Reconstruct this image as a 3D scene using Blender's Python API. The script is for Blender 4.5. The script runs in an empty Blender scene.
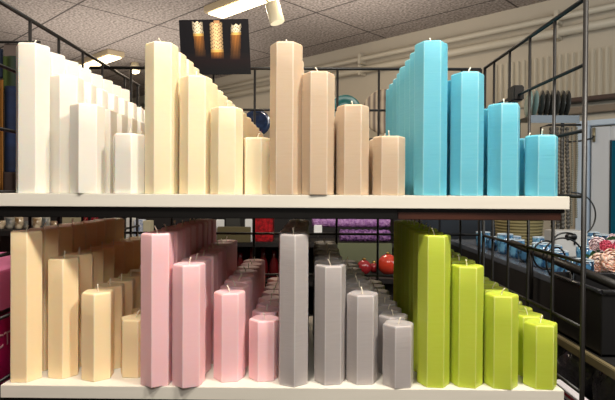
import bpy, bmesh, math, random
from mathutils import Vector, Matrix
R = math.radians
random.seed(7)
sc = bpy.context.scene
COL = sc.collection

# ------------------------------------------------------------------ camera
F = 520.0
EYE = Vector((0, 0, 1.30))
roll, pitch, yaw = R(0.33), R(-0.5), R(0.28)
PY = 189 + F * math.tan(R(.5))           # row of the principal point
M3 = Matrix.Rotation(yaw, 3, 'Z') @ Matrix.Rotation(R(90) + pitch, 3, 'X') @ Matrix.Rotation(roll, 3, 'Z')
cd = bpy.data.cameras.new('camera'); cam = bpy.data.objects.new('camera', cd); COL.objects.link(cam)
cam.matrix_world = Matrix.Translation(EYE) @ M3.to_4x4()
cd.sensor_width = 36; cd.lens = 36 * F / 615; cd.clip_start = 0.02
cd.shift_y = (PY - 200) / 615
sc.camera = cam

def ray(px, py):
    return M3 @ Vector(((px - 307.5) / F, -(py - PY) / F, -1))
def at(px, py, y):                       # point of the sight line at world depth y
    d = ray(px, py); return EYE + d * (y / d.y)
def on_z(px, py, z):
    d = ray(px, py); return EYE + d * ((z - EYE.z) / d.z)
def on_x(px, py, x):
    d = ray(px, py); return EYE + d * (x / d.x)

# ------------------------------------------------------------------ materials
def srgb(r, g, b):
    f = lambda c: (c / 255 / 12.92) if c / 255 <= .04045 else ((c / 255 + .055) / 1.055) ** 2.4
    return (f(r), f(g), f(b), 1)
def mat(name, col, rough=.5, metal=0, spec=.5, sss=0, sssr=.01, coat=0, trans=0, noise=None, bump=None, emit=None):
    m = bpy.data.materials.new(name); m.use_nodes = True
    nt = m.node_tree; p = nt.nodes['Principled BSDF']
    p.inputs['Base Color'].default_value = col
    p.inputs['Roughness'].default_value = rough
    p.inputs['Metallic'].default_value = metal
    p.inputs['Specular IOR Level'].default_value = spec
    if sss:
        p.inputs['Subsurface Weight'].default_value = sss
        p.inputs['Subsurface Scale'].default_value = sssr
        p.inputs['Subsurface Radius'].default_value = (1, .55, .3)
    if coat: p.inputs['Coat Weight'].default_value = coat
    if trans: p.inputs['Transmission Weight'].default_value = trans
    if emit:
        p.inputs['Emission Color'].default_value = emit[0]; p.inputs['Emission Strength'].default_value = emit[1]
    tc = nt.nodes.new('ShaderNodeTexCoord'); mp = nt.nodes.new('ShaderNodeMapping')
    nt.links.new(tc.outputs['Object'], mp.inputs['Vector'])
    if noise:                            # (scale xyz, second colour, contrast)
        s, c2, k = noise
        mp.inputs['Scale'].default_value = s
        n = nt.nodes.new('ShaderNodeTexNoise'); n.inputs['Scale'].default_value = 1; n.inputs['Detail'].default_value = 4
        nt.links.new(mp.outputs[0], n.inputs['Vector'])
        rp = nt.nodes.new('ShaderNodeValToRGB')
        rp.color_ramp.elements[0].position = .5 - k; rp.color_ramp.elements[1].position = .5 + k
        rp.color_ramp.elements[0].color = col; rp.color_ramp.elements[1].color = c2
        nt.links.new(n.outputs['Fac'], rp.inputs[0]); nt.links.new(rp.outputs[0], p.inputs['Base Color'])
    if bump:                             # (scale xyz, strength, distance)
        s, st, di = bump
        mb = nt.nodes.new('ShaderNodeMapping'); nt.links.new(tc.outputs['Object'], mb.inputs['Vector'])
        mb.inputs['Scale'].default_value = s
        n = nt.nodes.new('ShaderNodeTexNoise'); n.inputs['Scale'].default_value = 1; n.inputs['Detail'].default_value = 3
        nt.links.new(mb.outputs[0], n.inputs['Vector'])
        b = nt.nodes.new('ShaderNodeBump'); b.inputs['Strength'].default_value = st; b.inputs['Distance'].default_value = di
        nt.links.new(n.outputs['Fac'], b.inputs['Height']); nt.links.new(b.outputs[0], p.inputs['Normal'])
    return m

def wax(name, c, s=.35, bu=.2):
    def one(nm, k, q):
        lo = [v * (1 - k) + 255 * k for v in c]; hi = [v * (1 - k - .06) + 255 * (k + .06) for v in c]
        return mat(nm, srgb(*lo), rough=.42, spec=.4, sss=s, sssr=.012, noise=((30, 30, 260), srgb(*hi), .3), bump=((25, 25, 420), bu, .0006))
    return one(name, 0, 0), one(name + '_pale_arris', .20, 0)  # arris faces take the wax colour mixed towards white
WAX = {
 'white':  wax('white_wax',  (228, 222, 210), .4, .08),
 'cream':  wax('cream_wax',  (236, 219, 183), .4, .1),
 'tan':    wax('tan_wax',    (198, 174, 147), .3, .3),
 'blue':   wax('blue_wax',   (102, 186, 206), .25, .35),
 'peach':  wax('peach_wax',  (252, 222, 176), .4, .12),
 'pink':   wax('pink_wax',   (246, 196, 200), .35),
 'grey':   wax('grey_wax',   (176, 168, 166), .15, .35),
 'green':  wax('green_wax',  (192, 206, 66), .3, .3),
}
WICK = mat('wick_cotton', srgb(235, 225, 205), .8)
BLACK = mat('black_steel', srgb(24, 21, 19), .42, 0, .5)
RAILB = mat('matt_black_rail', srgb(16, 14, 13), .6, 0, .2)
WHITEB = mat('white_laminate', srgb(236, 230, 218), .45, noise=((6, 6, 60), srgb(226, 220, 207), .3))
BROWN = mat('brown_sheen', srgb(78, 44, 33), .35, noise=((9, 60, 60), srgb(40, 24, 19), .3), coat=.2)
def plain(name, r, g, b, **k): return mat(name, srgb(r, g, b), **k)

# ------------------------------------------------------------------ mesh builder
class MB:
    def __init__(s): s.bm = bmesh.new()
    def box(s, x0, x1, y0, y1, z0, z1, bev=0, rot=None):
        r = bmesh.ops.create_cube(s.bm, size=1)
        vs = r['verts']
        for v in vs:
            v.co = Vector(((x0 + x1) / 2 + v.co.x * (x1 - x0), (y0 + y1) / 2 + v.co.y * (y1 - y0), (z0 + z1) / 2 + v.co.z * (z1 - z0)))
        if bev:
            es = list({e for v in vs for e in v.link_edges})
            bmesh.ops.bevel(s.bm, geom=es, offset=bev, segments=2, affect='EDGES')
        return s
    def tube(s, pts, r, n=8, cap=True):
        pts = [Vector(p) for p in pts]; rings = []
        rs = r if isinstance(r, (list, tuple)) else [r] * len(pts)
        a = None
        for i, p in enumerate(pts):
            t = (pts[min(i + 1, len(pts) - 1)] - pts[max(i - 1, 0)]).normalized()
            if a is None:
                a = t.orthogonal().normalized()
            else:
                a = (a - t * a.dot(t)).normalized()
            b = t.cross(a)
            rings.append([s.bm.verts.new(p + (a * math.cos(k * 2 * math.pi / n) + b * math.sin(k * 2 * math.pi / n)) * rs[i]) for k in range(n)])
        for i in range(len(rings) - 1):
            for k in range(n):
                f = s.bm.faces.new((rings[i][k], rings[i][(k + 1) % n], rings[i + 1][(k + 1) % n], rings[i + 1][k])); f.smooth = True
        if cap:
            s.bm.faces.new(rings[0][::-1]); s.bm.faces.new(rings[-1])
        return s
    def lathe(s, prof, c=(0, 0, 0), n=24, axis='Z'):
        c = Vector(c); rings = []
        for r, z in prof:
            ring = []
            for k in range(n):
                a = 2 * math.pi * k / n
                v = Vector((r * math.cos(a), r * math.sin(a), z))
                if axis == 'X': v = Vector((z, v.x, v.y))
                if axis == 'Y': v = Vector((v.x, z, v.y))
                ring.append(s.bm.verts.new(c + v))
            rings.append(ring)
        for i in range(len(rings) - 1):
            for k in range(n):
                f = s.bm.faces.new((rings[i][k], rings[i][(k + 1) % n], rings[i + 1][(k + 1) % n], rings[i + 1][k])); f.smooth = True
        s.bm.faces.new(rings[0]); s.bm.faces.new(rings[-1])
        return s
    def xf(s, m):
        bmesh.ops.transform(s.bm, matrix=m, verts=s.bm.verts); return s
    def build(s, name, m, parent=None, loc=None):
        bmesh.ops.recalc_face_normals(s.bm, faces=s.bm.faces)
        me = bpy.data.meshes.new(name); s.bm.to_mesh(me); s.bm.free()
        me.materials.append(m)
        o = bpy.data.objects.new(name, me); COL.objects.link(o)
        if loc is not None: o.location = loc
        if parent is not None: o.parent = parent
        return o
def tag(o, label=None, cat=None, group=None, kind=None):
    if label: o['label'] = label
    if cat: o['category'] = cat
    if group: o['group'] = group
    if kind: o['kind'] = kind
    return o
def empty(name, loc=(0, 0, 0)):
    o = bpy.data.objects.new(name, None); COL.objects.link(o); o.location = loc; o.empty_display_size = .05; return o
def B(x0, x1, y0, y1, z0, z1, bev=0): return MB().box(x0, x1, y0, y1, z0, z1, bev)

# ------------------------------------------------------------------ the room
U = Vector((.73, -.684, 0)).normalized(); N = Vector((.684, .73, 0)).normalized()
ROOM = Matrix(((U.x, N.x, 0, 0), (U.y, N.y, 0, 0), (0, 0, 1, 0), (0, 0, 0, 1)))   # local x along U, y along N
ZC = 2.60
WN = 1.57 * N.x + 3.63 * N.y              # the wall's distance along N
def ceil_mat():
    m = mat('wood_wool_ceiling', srgb(190, 178, 168), .9, spec=.1, noise=((55, 55, 55), srgb(122, 112, 106), .17), bump=((70, 70, 70), .8, .01))
    nt = m.node_tree; p = nt.nodes['Principled BSDF']
    src = p.inputs['Base Color'].links[0].from_socket
    tc = nt.nodes['Texture Coordinate']
    sep = nt.nodes.new('ShaderNodeSeparateXYZ'); nt.links.new(tc.outputs['Object'], sep.inputs[0])
    def seam(sock, off, per, wid):
        a = nt.nodes.new('ShaderNodeMath'); a.operation = 'ADD'; a.inputs[1].default_value = -off + 50 * per
        nt.links.new(sock, a.inputs[0])
        b = nt.nodes.new('ShaderNodeMath'); b.operation = 'PINGPONG'; b.inputs[1].default_value = per / 2
        nt.links.new(a.outputs[0], b.inputs[0])
        c = nt.nodes.new('ShaderNodeMath'); c.operation = 'LESS_THAN'; c.inputs[1].default_value = wid
        nt.links.new(b.outputs[0], c.inputs[0]); return c.outputs[0]
    mx = nt.nodes.new('ShaderNodeMath'); mx.operation = 'MAXIMUM'
    nt.links.new(seam(sep.outputs[0], -2.60, 1.13, .007), mx.inputs[0]); nt.links.new(seam(sep.outputs[1], 2.83, .635, .007), mx.inputs[1])
    mix = nt.nodes.new('ShaderNodeMix'); mix.data_type = 'RGBA'
    nt.links.new(mx.outputs[0], mix.inputs['Factor']); nt.links.new(src, mix.inputs[6])
    mix.inputs[7].default_value = srgb(88, 80, 76)
    nt.links.new(mix.outputs[2], p.inputs['Base Color'])
    return m
o = MB().box(-14, 5, -4, WN + .1, 0, .1).build('ceiling', ceil_mat()); o.matrix_world = Matrix.Translation((0, 0, ZC)) @ ROOM
tag(o, kind='structure')
o = MB().box(-14, 5, -4, WN + .1, -.1, 0).build('floor', plain('floor_tiles', 96, 84, 74, rough=.5, noise=((3, 3, 3), srgb(84, 74, 66), .3))); o.matrix_world = ROOM
tag(o, kind='structure')
WALLM = plain('beige_plaster', 186, 175, 156, rough=.8, bump=((30, 30, 30), .3, .002))
o = MB().box(-14, 5, WN, WN + .1, 0, ZC).build('wall_right', WALLM); o.matrix_world = ROOM; tag(o, kind='structure')
def S(px):                                # pixel column -> distance along the wall
    k = (px - 310) / F; return (3.63 * k - 1.57) / (U.x + -U.y * k) + (1.57 * U.x + 3.63 * U.y)
def WZ(px, py, out=0):
    s = S(px); p = ROOM @ Vector((s, WN - out, 0)); return at(px, py, p.y).z
def wbox(s0, s1, out, z0, z1, bev=0, base=0): return MB().box(s0, s1, WN - out, WN - base, z0, z1, bev)
def wall_obj(mb, name, m, parent=None):
    o = mb.build(name, m)
    if parent: o.parent = parent
    else: o.matrix_world = ROOM
    return o
def wall_empty(name):
    e = empty(name); e.matrix_world = ROOM; return e
PIPEM = plain('painted_pipe', 192, 182, 162, rough=.45)
for (pa, ya, pb, yb, r, lab) in ((480, 35, 615, 5, .022, 'beige painted pipe running along the wall just under the ceiling'),
                                  (480, 49, 615, 20, .03, 'thicker beige pipe along the wall, the lower of the two pipes')):
    z = (WZ(pa, ya, .06) + WZ(pb, yb, .06)) / 2
    e = wall_empty('wall_pipe'); tag(e, lab, 'pipe', 'heating pipes on the wall')
    wall_obj(MB().tube([(-7, WN - .06, z), (2, WN - .06, z)], r, 12), 'pipe', PIPEM, e)
    for pxx in (364, 558):
        s = S(pxx); wall_obj(wbox(s - .015, s + .015, .09, z - .045, z + .045, .004), 'bracket', PIPEM, e)
s0 = S(494)
# ribbed panel on the wall
def rib_mat():
    return plain('ribbed_panel', 188, 178, 158, rough=.35)
mb = MB(); zt = WZ(540, 58); zb = WZ(590, 101)
s = s0
while s < 1.6:
    mb.box(s, s + .022, WN - .028, WN - .004, zb, zt, .005); s += .04
mb.box(s0, 1.6, WN - .012, WN, zb, zt)
o = wall_obj(mb, 'ribbed_wall_panel', rib_mat()); tag(o, 'beige vertically ribbed panel on the wall below the two pipes', 'wall panel')
# rails above the door
z = WZ(590, 99, .05)
o = wall_obj(wbox(S(552), 1.6, .09, z - .014, z + .014, .004), 'wall_rail', plain('dark_brown_rail', 72, 54, 46, rough=.4)); tag(o, 'dark brown rail running along the wall above the glazed door', 'rail')
z = WZ(590, 109.5, .03)
o = wall_obj(wbox(S(552), 1.6, .05, z - .022, z + .022, .004), 'trim_1', plain('grey_brown_trim', 128, 114, 98)); tag(o, kind='structure')
# glazed door
e = wall_empty('door_1'); tag(e, kind='structure')
zt = WZ(590, 121); FR = plain('door_frame_paint', 196, 210, 224, rough=.4); ST = plain('door_leaf_paint', 206, 208, 210, rough=.35)
wall_obj(wbox(S(577), S(590), .05, 0, zt, .004), 'door_frame', FR, e)
wall_obj(wbox(S(590), 1.55, .05, zt - .035, zt, .004), 'door_frame', FR, e)
wall_obj(wbox(1.45, 1.55, .05, 0, zt - .035, .004), 'door_frame', FR, e)
sl0, sl1 = S(591.5), 1.44
lz = zt - .045
wall_obj(wbox(sl0, S(610.5), .035, .02, lz, .004), 'door_stile', ST, e)
wall_obj(wbox(1.33, sl1, .035, .02, lz, .004), 'door_stile', ST, e)
wall_obj(wbox(S(610.5), 1.33, .035, lz - .09, lz, .004), 'door_rail', ST, e)
wall_obj(wbox(S(610.5), 1.33, .035, .02, .25, .004), 'door_rail', ST, e)
wall_obj(wbox(S(610.5), 1.33, .02, .25, lz - .09), 'glass_pane', plain('teal_glass', 20, 96, 118, rough=.08, coat=.5), e)
wall_obj(wbox(S(610), S(611.2), .04, .25, lz - .09), 'glazing_bead', plain('dark_gasket', 24, 44, 54), e)
s = S(594.5)
for zz in (lz - .05, .45):
    wall_obj(MB().tube([(s, WN - .045, zz - .045), (s, WN - .045, zz + .045)], .009, 10), 'hinge', plain('brass_hinge', 150, 138, 108, metal=.4, rough=.35), e)

# ------------------------------------------------------------------ ceiling lamps
LAMPW = plain('lamp_housing', 190, 172, 140, rough=.5)
GLOW = mat('lit_diffuser', srgb(255, 236, 190), .5, emit=(srgb(255, 232, 180), 6))
def tube_lamp(u0, u1, n0, lab):
    e = empty('ceiling_light'); e.matrix_world = Matrix.Translation((0, 0, ZC)) @ ROOM; tag(e, lab, 'ceiling light', 'fluorescent ceiling lights')
    MB().box(u0, u1, n0 - .085, n0 + .085, -.05, 0, .006).build('housing', LAMPW, e)
    MB().box(u0 + .03, u1 - .03, n0 - .065, n0 + .065, -.062, -.048, .004).build('diffuser', GLOW, e)
    a = bpy.data.lights.new('tube_glow', 'AREA'); a.shape = 'RECTANGLE'; a.size = u1 - u0; a.size_y = .13; a.energy = 14; a.color = (1, .86, .68)
    l = bpy.data.objects.new('tube_glow', a); COL.objects.link(l)
    l.matrix_world = Matrix.Translation((0, 0, ZC)) @ ROOM @ Matrix.Translation(((u0 + u1) / 2, n0, -.075))
tube_lamp(-3.1, -1.9, 2.27, 'lit strip ceiling light cut off at the top edge, beside the spotlight')
tube_lamp(-6.05, -4.7, 2.33, 'lit strip ceiling light farther off, above the white candles')
# spotlight can
e = empty('ceiling_spotlight', (0, 0, 0)); tag(e, 'cream cylindrical spotlight hanging from the ceiling near the strip light', 'spotlight')
a_, b_ = at(272, 3, 3.1), at(277.5, 23, 3.1)
CANM = plain('cream_can', 214, 202, 170, rough=.4)
MB().tube([a_, a_ + (b_ - a_) * .03, b_ - (b_ - a_) * .03, b_], [.040, .044, .044, .042], 24).build('can', CANM, e)
MB().tube([a_ + Vector((-.01, 0, -.01)), (a_.x - .04, 3.1, a_.z + .03), (a_.x - .05, 3.1, ZC)], .008, 8).build('stem', CANM, e)
MB().lathe([(.03, ZC - .02), (.03, ZC)], (a_.x - .05, 3.1, 0)).build('ceiling_rose', CANM, e)
# far spot
c = at(135, 71, 5.4)
e = empty('ceiling_spotlight', (0, 0, 0)); tag(e, 'small lit round spotlight far off between the white and cream candles', 'spotlight')
MB().lathe([(.03, .1), (.05, .04), (.055, 0)], c).build('can', CANM, e)
MB().lathe([(.048, .0), (.04, -.02), (.01, -.03)], c).build('lamp_lens', GLOW, e)
MB().tube([c + Vector((0, 0, .09)), (c.x, c.y, ZC)], .01).build('stem', CANM, e)

# ------------------------------------------------------------------ wire grid panels
YF, YB = .945, 1.500
XL, XR = -.577, .4865
ZT = 1.648
G = .1195
def grid_panel(lab, make, ztop, nz, verts):
    e = empty('wire_grid_panel'); tag(e, lab, 'wire grid panel', 'black wire grid panels of the candle rack')
    P, p0, p1 = make
    for i, v in enumerate(verts):
        r = .0046 if i in (0, len(verts) - 1) else .0035
        MB().tube([P(v, .02 if r > .004 else ztop - G * nz), P(v, ztop)], r, 8).build('vertical_bar', BLACK, e)
    for k in range(nz + 1):
        z = ztop - G * k
        if z < .03: continue
        MB().tube([P(p0, z), P(p1, z)], .0045 if k == 0 else .0036, 8).build('horizontal_bar', BLACK, e)
    return e
NZ = 13
bx = [at(254.5, 100, YB).x + G * k for k in range(-4, 6)]
grid_panel('black wire grid panel at the back of the candle rack', (lambda v, z: Vector((v, YB + .006, z)), bx[0], XR + .004), ZT, NZ, [b for b in bx if b < XR - .02] + [XR + .004])
ry = [YF, 1.064, 1.184, 1.303, 1.413, YB - .012]
pr = grid_panel('black wire grid panel at the right end of the candle rack', (lambda v, z: Vector((XR + .010, v, z)), YF, YB - .012), ZT, NZ, ry)
ly = [.96, 1.083, 1.207, 1.334, 1.46, 1.635, 1.758]
grid_panel('black wire grid panel at the left end of the candle rack', (lambda v, z: Vector((XL - .008, v, z)), .96, 1.775), 1.3 + .349, NZ, ly)
c = on_x(512, 94, XR)
MB().box(XR - .004, XR + .022, c.y - .02, c.y + .02, c.z - .018, c.z + .018, .003).build('panel_clip', BLACK, pr)

# ------------------------------------------------------------------ shelves
Z1, Z2 = 1.289, .9365
SY0, SY1 = .944, 1.488
e = empty('candle_shelf', (0, SY0, Z1)); tag(e, 'upper white shelf board with black rail beneath, carrying white to blue candles', 'shelf', 'white shelves of the candle rack')
def rel(mb, e): return mb.xf(Matrix.Translation(-Vector(e.location)))
rel(B(XL + .001, .4705, SY0, SY1, Z1 - .0235, Z1, .0008), e).build('board', WHITEB, e)
rel(B(XL + .002, .16, SY0 + .004, SY0 + .016, Z1 - .0435, Z1 - .0236, .001), e).build('front_rail', RAILB, e)
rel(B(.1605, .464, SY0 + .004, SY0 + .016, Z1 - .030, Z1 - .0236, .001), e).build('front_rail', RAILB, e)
rel(B(XL + .002, .464, SY1 - .03, SY1 - .015, Z1 - .0435, Z1 - .0236, .001), e).build('rear_rail', BLACK, e)
rel(B(.161, .458, SY0 + .005, SY0 + .025, Z1 - .0440, Z1 - .0302, .001), e).build('brown_sheen_bar', BROWN, e)  # brown sheen of the front rail, built as a separate coloured bar
for yy in (SY0 + .1, SY1 - .1):
    rel(B(XL + .004, XR + .003, yy, yy + .012, Z1 - .043, Z1 - .0236, .001), e).build('cross_rail', BLACK, e)
e = empty('candle_shelf', (0, SY0, Z2)); tag(e, 'lower white shelf board carrying peach, pink, grey and lime green candles', 'shelf', 'white shelves of the candle rack')
sk = Matrix.Translation((0, SY0, Z2)) @ Matrix.Rotation(R(-.35), 4, 'Z') @ Matrix.Translation((0, -SY0, -Z2))
def rl(mb): return rel(mb.xf(sk), e)
rl(B(-.567, .4635, SY0 + .002, SY1 - .006, Z2 - .0235, Z2, .0008)).build('board', WHITEB, e)
rl(B(-.564, .460, SY0 + .006, SY0 + .018, Z2 - .047, Z2 - .0236, .001)).build('front_rail', RAILB, e)
rl(B(-.564, .460, SY1 - .04, SY1 - .025, Z2 - .047, Z2 - .0236, .001)).build('rear_rail', BLACK, e)
for yy in (SY0 + .1, SY1 - .1):
    rel(B(XL + .004, XR + .003, yy, yy + .012, Z2 - .046, Z2 - .0236, .001), e).build('cross_rail', BLACK, e)

# ------------------------------------------------------------------ candles
RC = .0305
def candle_mesh(name, h, theta, m, seed):
    """six-sided pillar: rounded arrises, softened rim, slightly dished top"""
    rnd = random.Random(seed)
    bm = bmesh.new()
    def ring(r, z, br, wob=0):
        vs = []
        for k in range(6):
            a = theta + k * math.pi / 3
            c = Vector((math.sin(a), -math.cos(a), 0)) * r
            for j in (-1, -.33, .33, 1):
                # round the corner: move back along each side and inwards
                t = Vector((math.cos(a), math.sin(a), 0))
                d = abs(j)
                out = -(br * .5) * (1 - (1 - d) * .0) * d * d * .58 * 1.0
                v = c + t * (j * br * .5) * .87 - Vector((math.sin(a), -math.cos(a), 0)) * (br * .5 * .5 * (.35 + .65 * d * d))
                vs.append(bm.verts.new((v.x + rnd.uniform(-wob, wob), v.y + rnd.uniform(-wob, wob), z + rnd.uniform(-wob, wob))))
        return vs
    prof = [(RC - .0012, 0, .0028), (RC - .0002, .0012, .0028)]
    nseg = max(3, int(h / .04))
    for i in range(1, nseg): prof.append((RC + rnd.uniform(-.00018, .00018), h * i / nseg, .0028))
    prof += [(RC, h - .0042, .0034), (RC - .0007, h - .0020, .0055), (RC - .0022, h - .0006, .007), (RC - .0042, h, .008), (RC - .0085, h - .0004, .008)]
    rings = [ring(r, z, b, .00012 if 0 < z < h - .005 else 0.00025 if z > h - .005 else 0) for r, z, b in prof]
    n = 24
    for r_, f in ((.013, -.0016), (.0055, -.0022)):
        rings.append([bm.verts.new((math.sin(theta + (k - 1.5) / n * 2 * math.pi) * r_, -math.cos(theta + (k - 1.5) / n * 2 * math.pi) * r_, h + f)) for k in range(n)])
    for i in range(len(rings) - 1):
        for k in range(n):
            f = bm.faces.new((rings[i][k], rings[i][(k + 1) % n], rings[i + 1][(k + 1) % n], rings[i + 1][k]))
            f.smooth = i >= len(prof) - 6
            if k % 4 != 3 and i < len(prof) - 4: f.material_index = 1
    bm.faces.new(rings[0]); bm.faces.new(rings[-1])
    bmesh.ops.recalc_face_normals(bm, faces=bm.faces)
    me = bpy.data.meshes.new(name); bm.to_mesh(me); bm.free(); me.materials.append(m[0]); me.materials.append(m[1])
    return me
def wick_mesh(seed, L):
    rnd = random.Random(seed)
    dx, dy = rnd.uniform(-.5, .5), rnd.uniform(-.4, .4)
    mb = MB(); pts = []
    for i in range(6):
        t = i / 5; pts.append((dx * L * t * t, dy * L * t * t, -.003 + (L + .003) * t))
    mb.tube(pts, [.0011, .0011, .0010, .0010, .0011, .0012], 7)
    bmesh.ops.recalc_face_normals(mb.bm, faces=mb.bm.faces)
    me = bpy.data.meshes.new('wick'); mb.bm.to_mesh(me); mb.bm.free(); me.materials.append(WICK); return me

# (colour, centre px, top y, arris px (a vertical edge seen on the front), front gap behind the shelf edge or base y, turn)
UP = [
 ('white', [(33.7, 42, 36, .006), (66.3, 73.8, 60, .030), (87.5, 102.8, 96, -.004), (129, 133, 131, .008)]),
 ('cream', [(162, 40.5, 171, .002), (196.3, 74.5, 189, .008), (227, 106, 219, .004), (256.8, 137, 246, .030)]),
 ('tan',   [(286.5, 40.8, 277, .000), (318.5, 70.6, 311, -.003), (353, 104, 345, .003), (389, 135.5, 382, .004)]),
 ('blue',  [(431.2, 39.8, 424.5, .003), (467.5, 71, 462, .003), (504, 102.5, 502, .002), (541.5, 134.5, 539, .002)]),
]
LOW = [
 ('peach', [(27, 230.5, 27.5, 382), (64.8, 257, 63.5, 378.5), (98.7, 290.3, 95, 381.5), (136.5, 316, 124, 377.5)]),
 ('pink',  [(156.5, 232.3, 151, 387.6), (188, 262.8, 182, 388.2), (228.5, 290.3, 221, 382), (263.5, 317, 257, 381.5)]),
 ('grey',  [(292, 233.2, 293.5, 386.8), (329, 263.8, 324, 385), (361, 292, 356, 384.5), (396.8, 322, 394, 388.5)]),
 ('green', [(434, 234, 428, 387.5), (466.5, 264.3, 459.5, 388), (501, 293, 494.5, 389.5), (540, 321, 536.5, 389.5)]),
]
NAMES = {'white': 'white', 'cream': 'cream', 'tan': 'tan', 'blue': 'turquoise', 'peach': 'peach-yellow', 'pink': 'pink', 'grey': 'grey', 'green': 'lime green'}
SIZE = ['tall', 'medium-tall', 'medium-short', 'short']
ORD = ['first', 'second', 'third', 'fourth', 'fifth', 'sixth', 'seventh', 'eighth']
NB = {('white', 0): 'at the far left of upper shelf', ('white', 3): 'beside the tall cream one', ('cream', 0): 'right of the short white one',
      ('cream', 3): 'beside the tall tan one', ('tan', 0): 'mid upper shelf', ('tan', 3): 'beside the tall turquoise one', ('blue', 3): 'at the right end of upper shelf',
      ('peach', 0): 'at the left end of lower shelf', ('peach', 3): 'half hidden by the tall pink one', ('pink', 3): 'beside the tall grey one', ('grey', 3): 'with its top face showing',
      ('green', 3): 'at the right end of lower shelf'}
ROWS = 8; STEP = .0622
cands = []
ARR = {}
for shelf, groups in (('upper', UP), ('lower', LOW)):
    zs = Z1 if shelf == 'upper' else Z2
    for colr, lst in groups:
        for j, (cx, ty, ex, q) in enumerate(lst):
            if shelf == 'lower':
                q += .9
                d_ = {'peach': -.6, 'pink': 1.2, 'grey': 1.6, 'green': .4}[colr]; cx += d_; ex += d_
            k = (cx - 310) / F
            if shelf == 'upper': yf = SY0 + q
            else: yf = on_z(cx, q, zs).y
            # angle of the arris relative to the sight line
            yc = yf + RC * .93
            off = (ex - cx) / F * yc
            view = math.atan(k)
            th = math.asin(max(-.99, min(.99, off / RC))) + 0
            # the arris stands at angle th from the sight line; sight line itself is turned by 'view'
            theta = th - view if True else th
            # nearest point of the hexagon to the camera side
            ext = max(math.cos(theta + i * math.pi / 3) for i in range(6)) * RC
            yc = yf + ext
            xc = at(cx, ty, yc).x
            hz = at(cx, ty, yf + .001 if shelf == 'upper' else yf + .034).z - zs
            cands.append(dict(c=colr, j=j, row=0, x=xc, y=yc, th=theta, h=hz, z=zs, shelf=shelf))
            x, y = xc, yc
            for r in range(1, ROWS):
                y2 = y + STEP * r + random.uniform(-.0015, .0015)
                if y2 + .029 > SY1 - .002: continue
                cands.append(dict(c=colr, j=j, row=r, x=xc + random.uniform(-.0015, .0015) + r * {'blue': .0015, 'green': .0034}.get(colr, 0), y=y2,
                                  th=theta + random.uniform(-.06, .06), h=hz + random.uniform(-.0012, .0012), z=zs, shelf=shelf))
# settle neighbours apart: exact test on the hexagons (separating axes)
def hexpts(c): return [(c['x'] + math.sin(c['th'] + i * math.pi / 3) * RC, c['y'] - math.cos(c['th'] + i * math.pi / 3) * RC) for i in range(6)]
def push(a, b):
    best = None
    for c in (a, b):
        for i in range(3):
            t = c['th'] + math.pi / 6 + i * math.pi / 3; ax = (math.sin(t), -math.cos(t))
            pa = [p[0] * ax[0] + p[1] * ax[1] for p in hexpts(a)]; pb = [p[0] * ax[0] + p[1] * ax[1] for p in hexpts(b)]
            ov = min(max(pa), max(pb)) - max(min(pa), min(pb))
            if ov <= -.0004: return None
            if best is None or ov < best[0]:
                d = (b['x'] - a['x']) * ax[0] + (b['y'] - a['y']) * ax[1]
                best = (ov, ax if d > 0 else (-ax[0], -ax[1]))
    return best
for it in range(60):
    moved = 0
    for i, a in enumerate(cands):
        for b in cands[i + 1:]:
            if a['z'] != b['z'] or abs(a['x'] - b['x']) > .064 or abs(a['y'] - b['y']) > .064: continue
            r = push(a, b)
            if not r: continue
            ov, ax = r; ov += .0006
            wa, wb = (0.5, .5)
            if a['row'] == 0 and b['row'] > 0: wa, wb = 0, 1
            if b['row'] == 0 and a['row'] > 0: wa, wb = 1, 0
            a['x'] -= ax[0] * ov * wa; a['y'] -= ax[1] * ov * wa; b['x'] += ax[0] * ov * wb; b['y'] += ax[1] * ov * wb
            moved += 1
    for c in cands:
        c['y'] = min(c['y'], SY1 - .034)
    if not moved: break
print('settle iterations', it, 'left', moved)
protos = {}
for n, c in enumerate(cands):
    key = (c['c'], c['j'])
    last = ROWS - 1
    if c['row'] == 0:
        me = candle_mesh('pillar_candle', c['h'], c['th'], WAX[c['c']], n)
        o = bpy.data.objects.new('pillar_candle', me); COL.objects.link(o)
        w = bpy.data.objects.new('wick', wick_mesh(n, random.uniform(.0115, .0155))); COL.objects.link(w); w.parent = o; w.location = (0, 0, c['h'] - .002)
        protos[key] = (o, w, c['h'], c['th'])
    else:
        po, pw, ph, pth = protos[key]
        o = po.copy(); COL.objects.link(o)
        w = pw.copy(); COL.objects.link(w); w.parent = o
        w.rotation_euler.z = random.uniform(0, 6.28)
        o.rotation_euler.z = c['th'] - pth; o.scale.z = c['h'] / ph
    o.location = (c['x'], c['y'], c['z'] + .0002)
    nm, sz = NAMES[c['c']], SIZE[c['j']]
    if c['row'] == 0:
        lab = f"{sz} {nm} six-sided pillar candle at the front, {NB.get(key, 'foremost of its row')}"
    else:
        lab = f"{sz} {nm} six-sided pillar candle, {ORD[c['row']]} from the front in its row"
    tag(o, lab, 'candle', f"{sz} {nm} pillar candles on the {c['shelf']} shelf")

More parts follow.
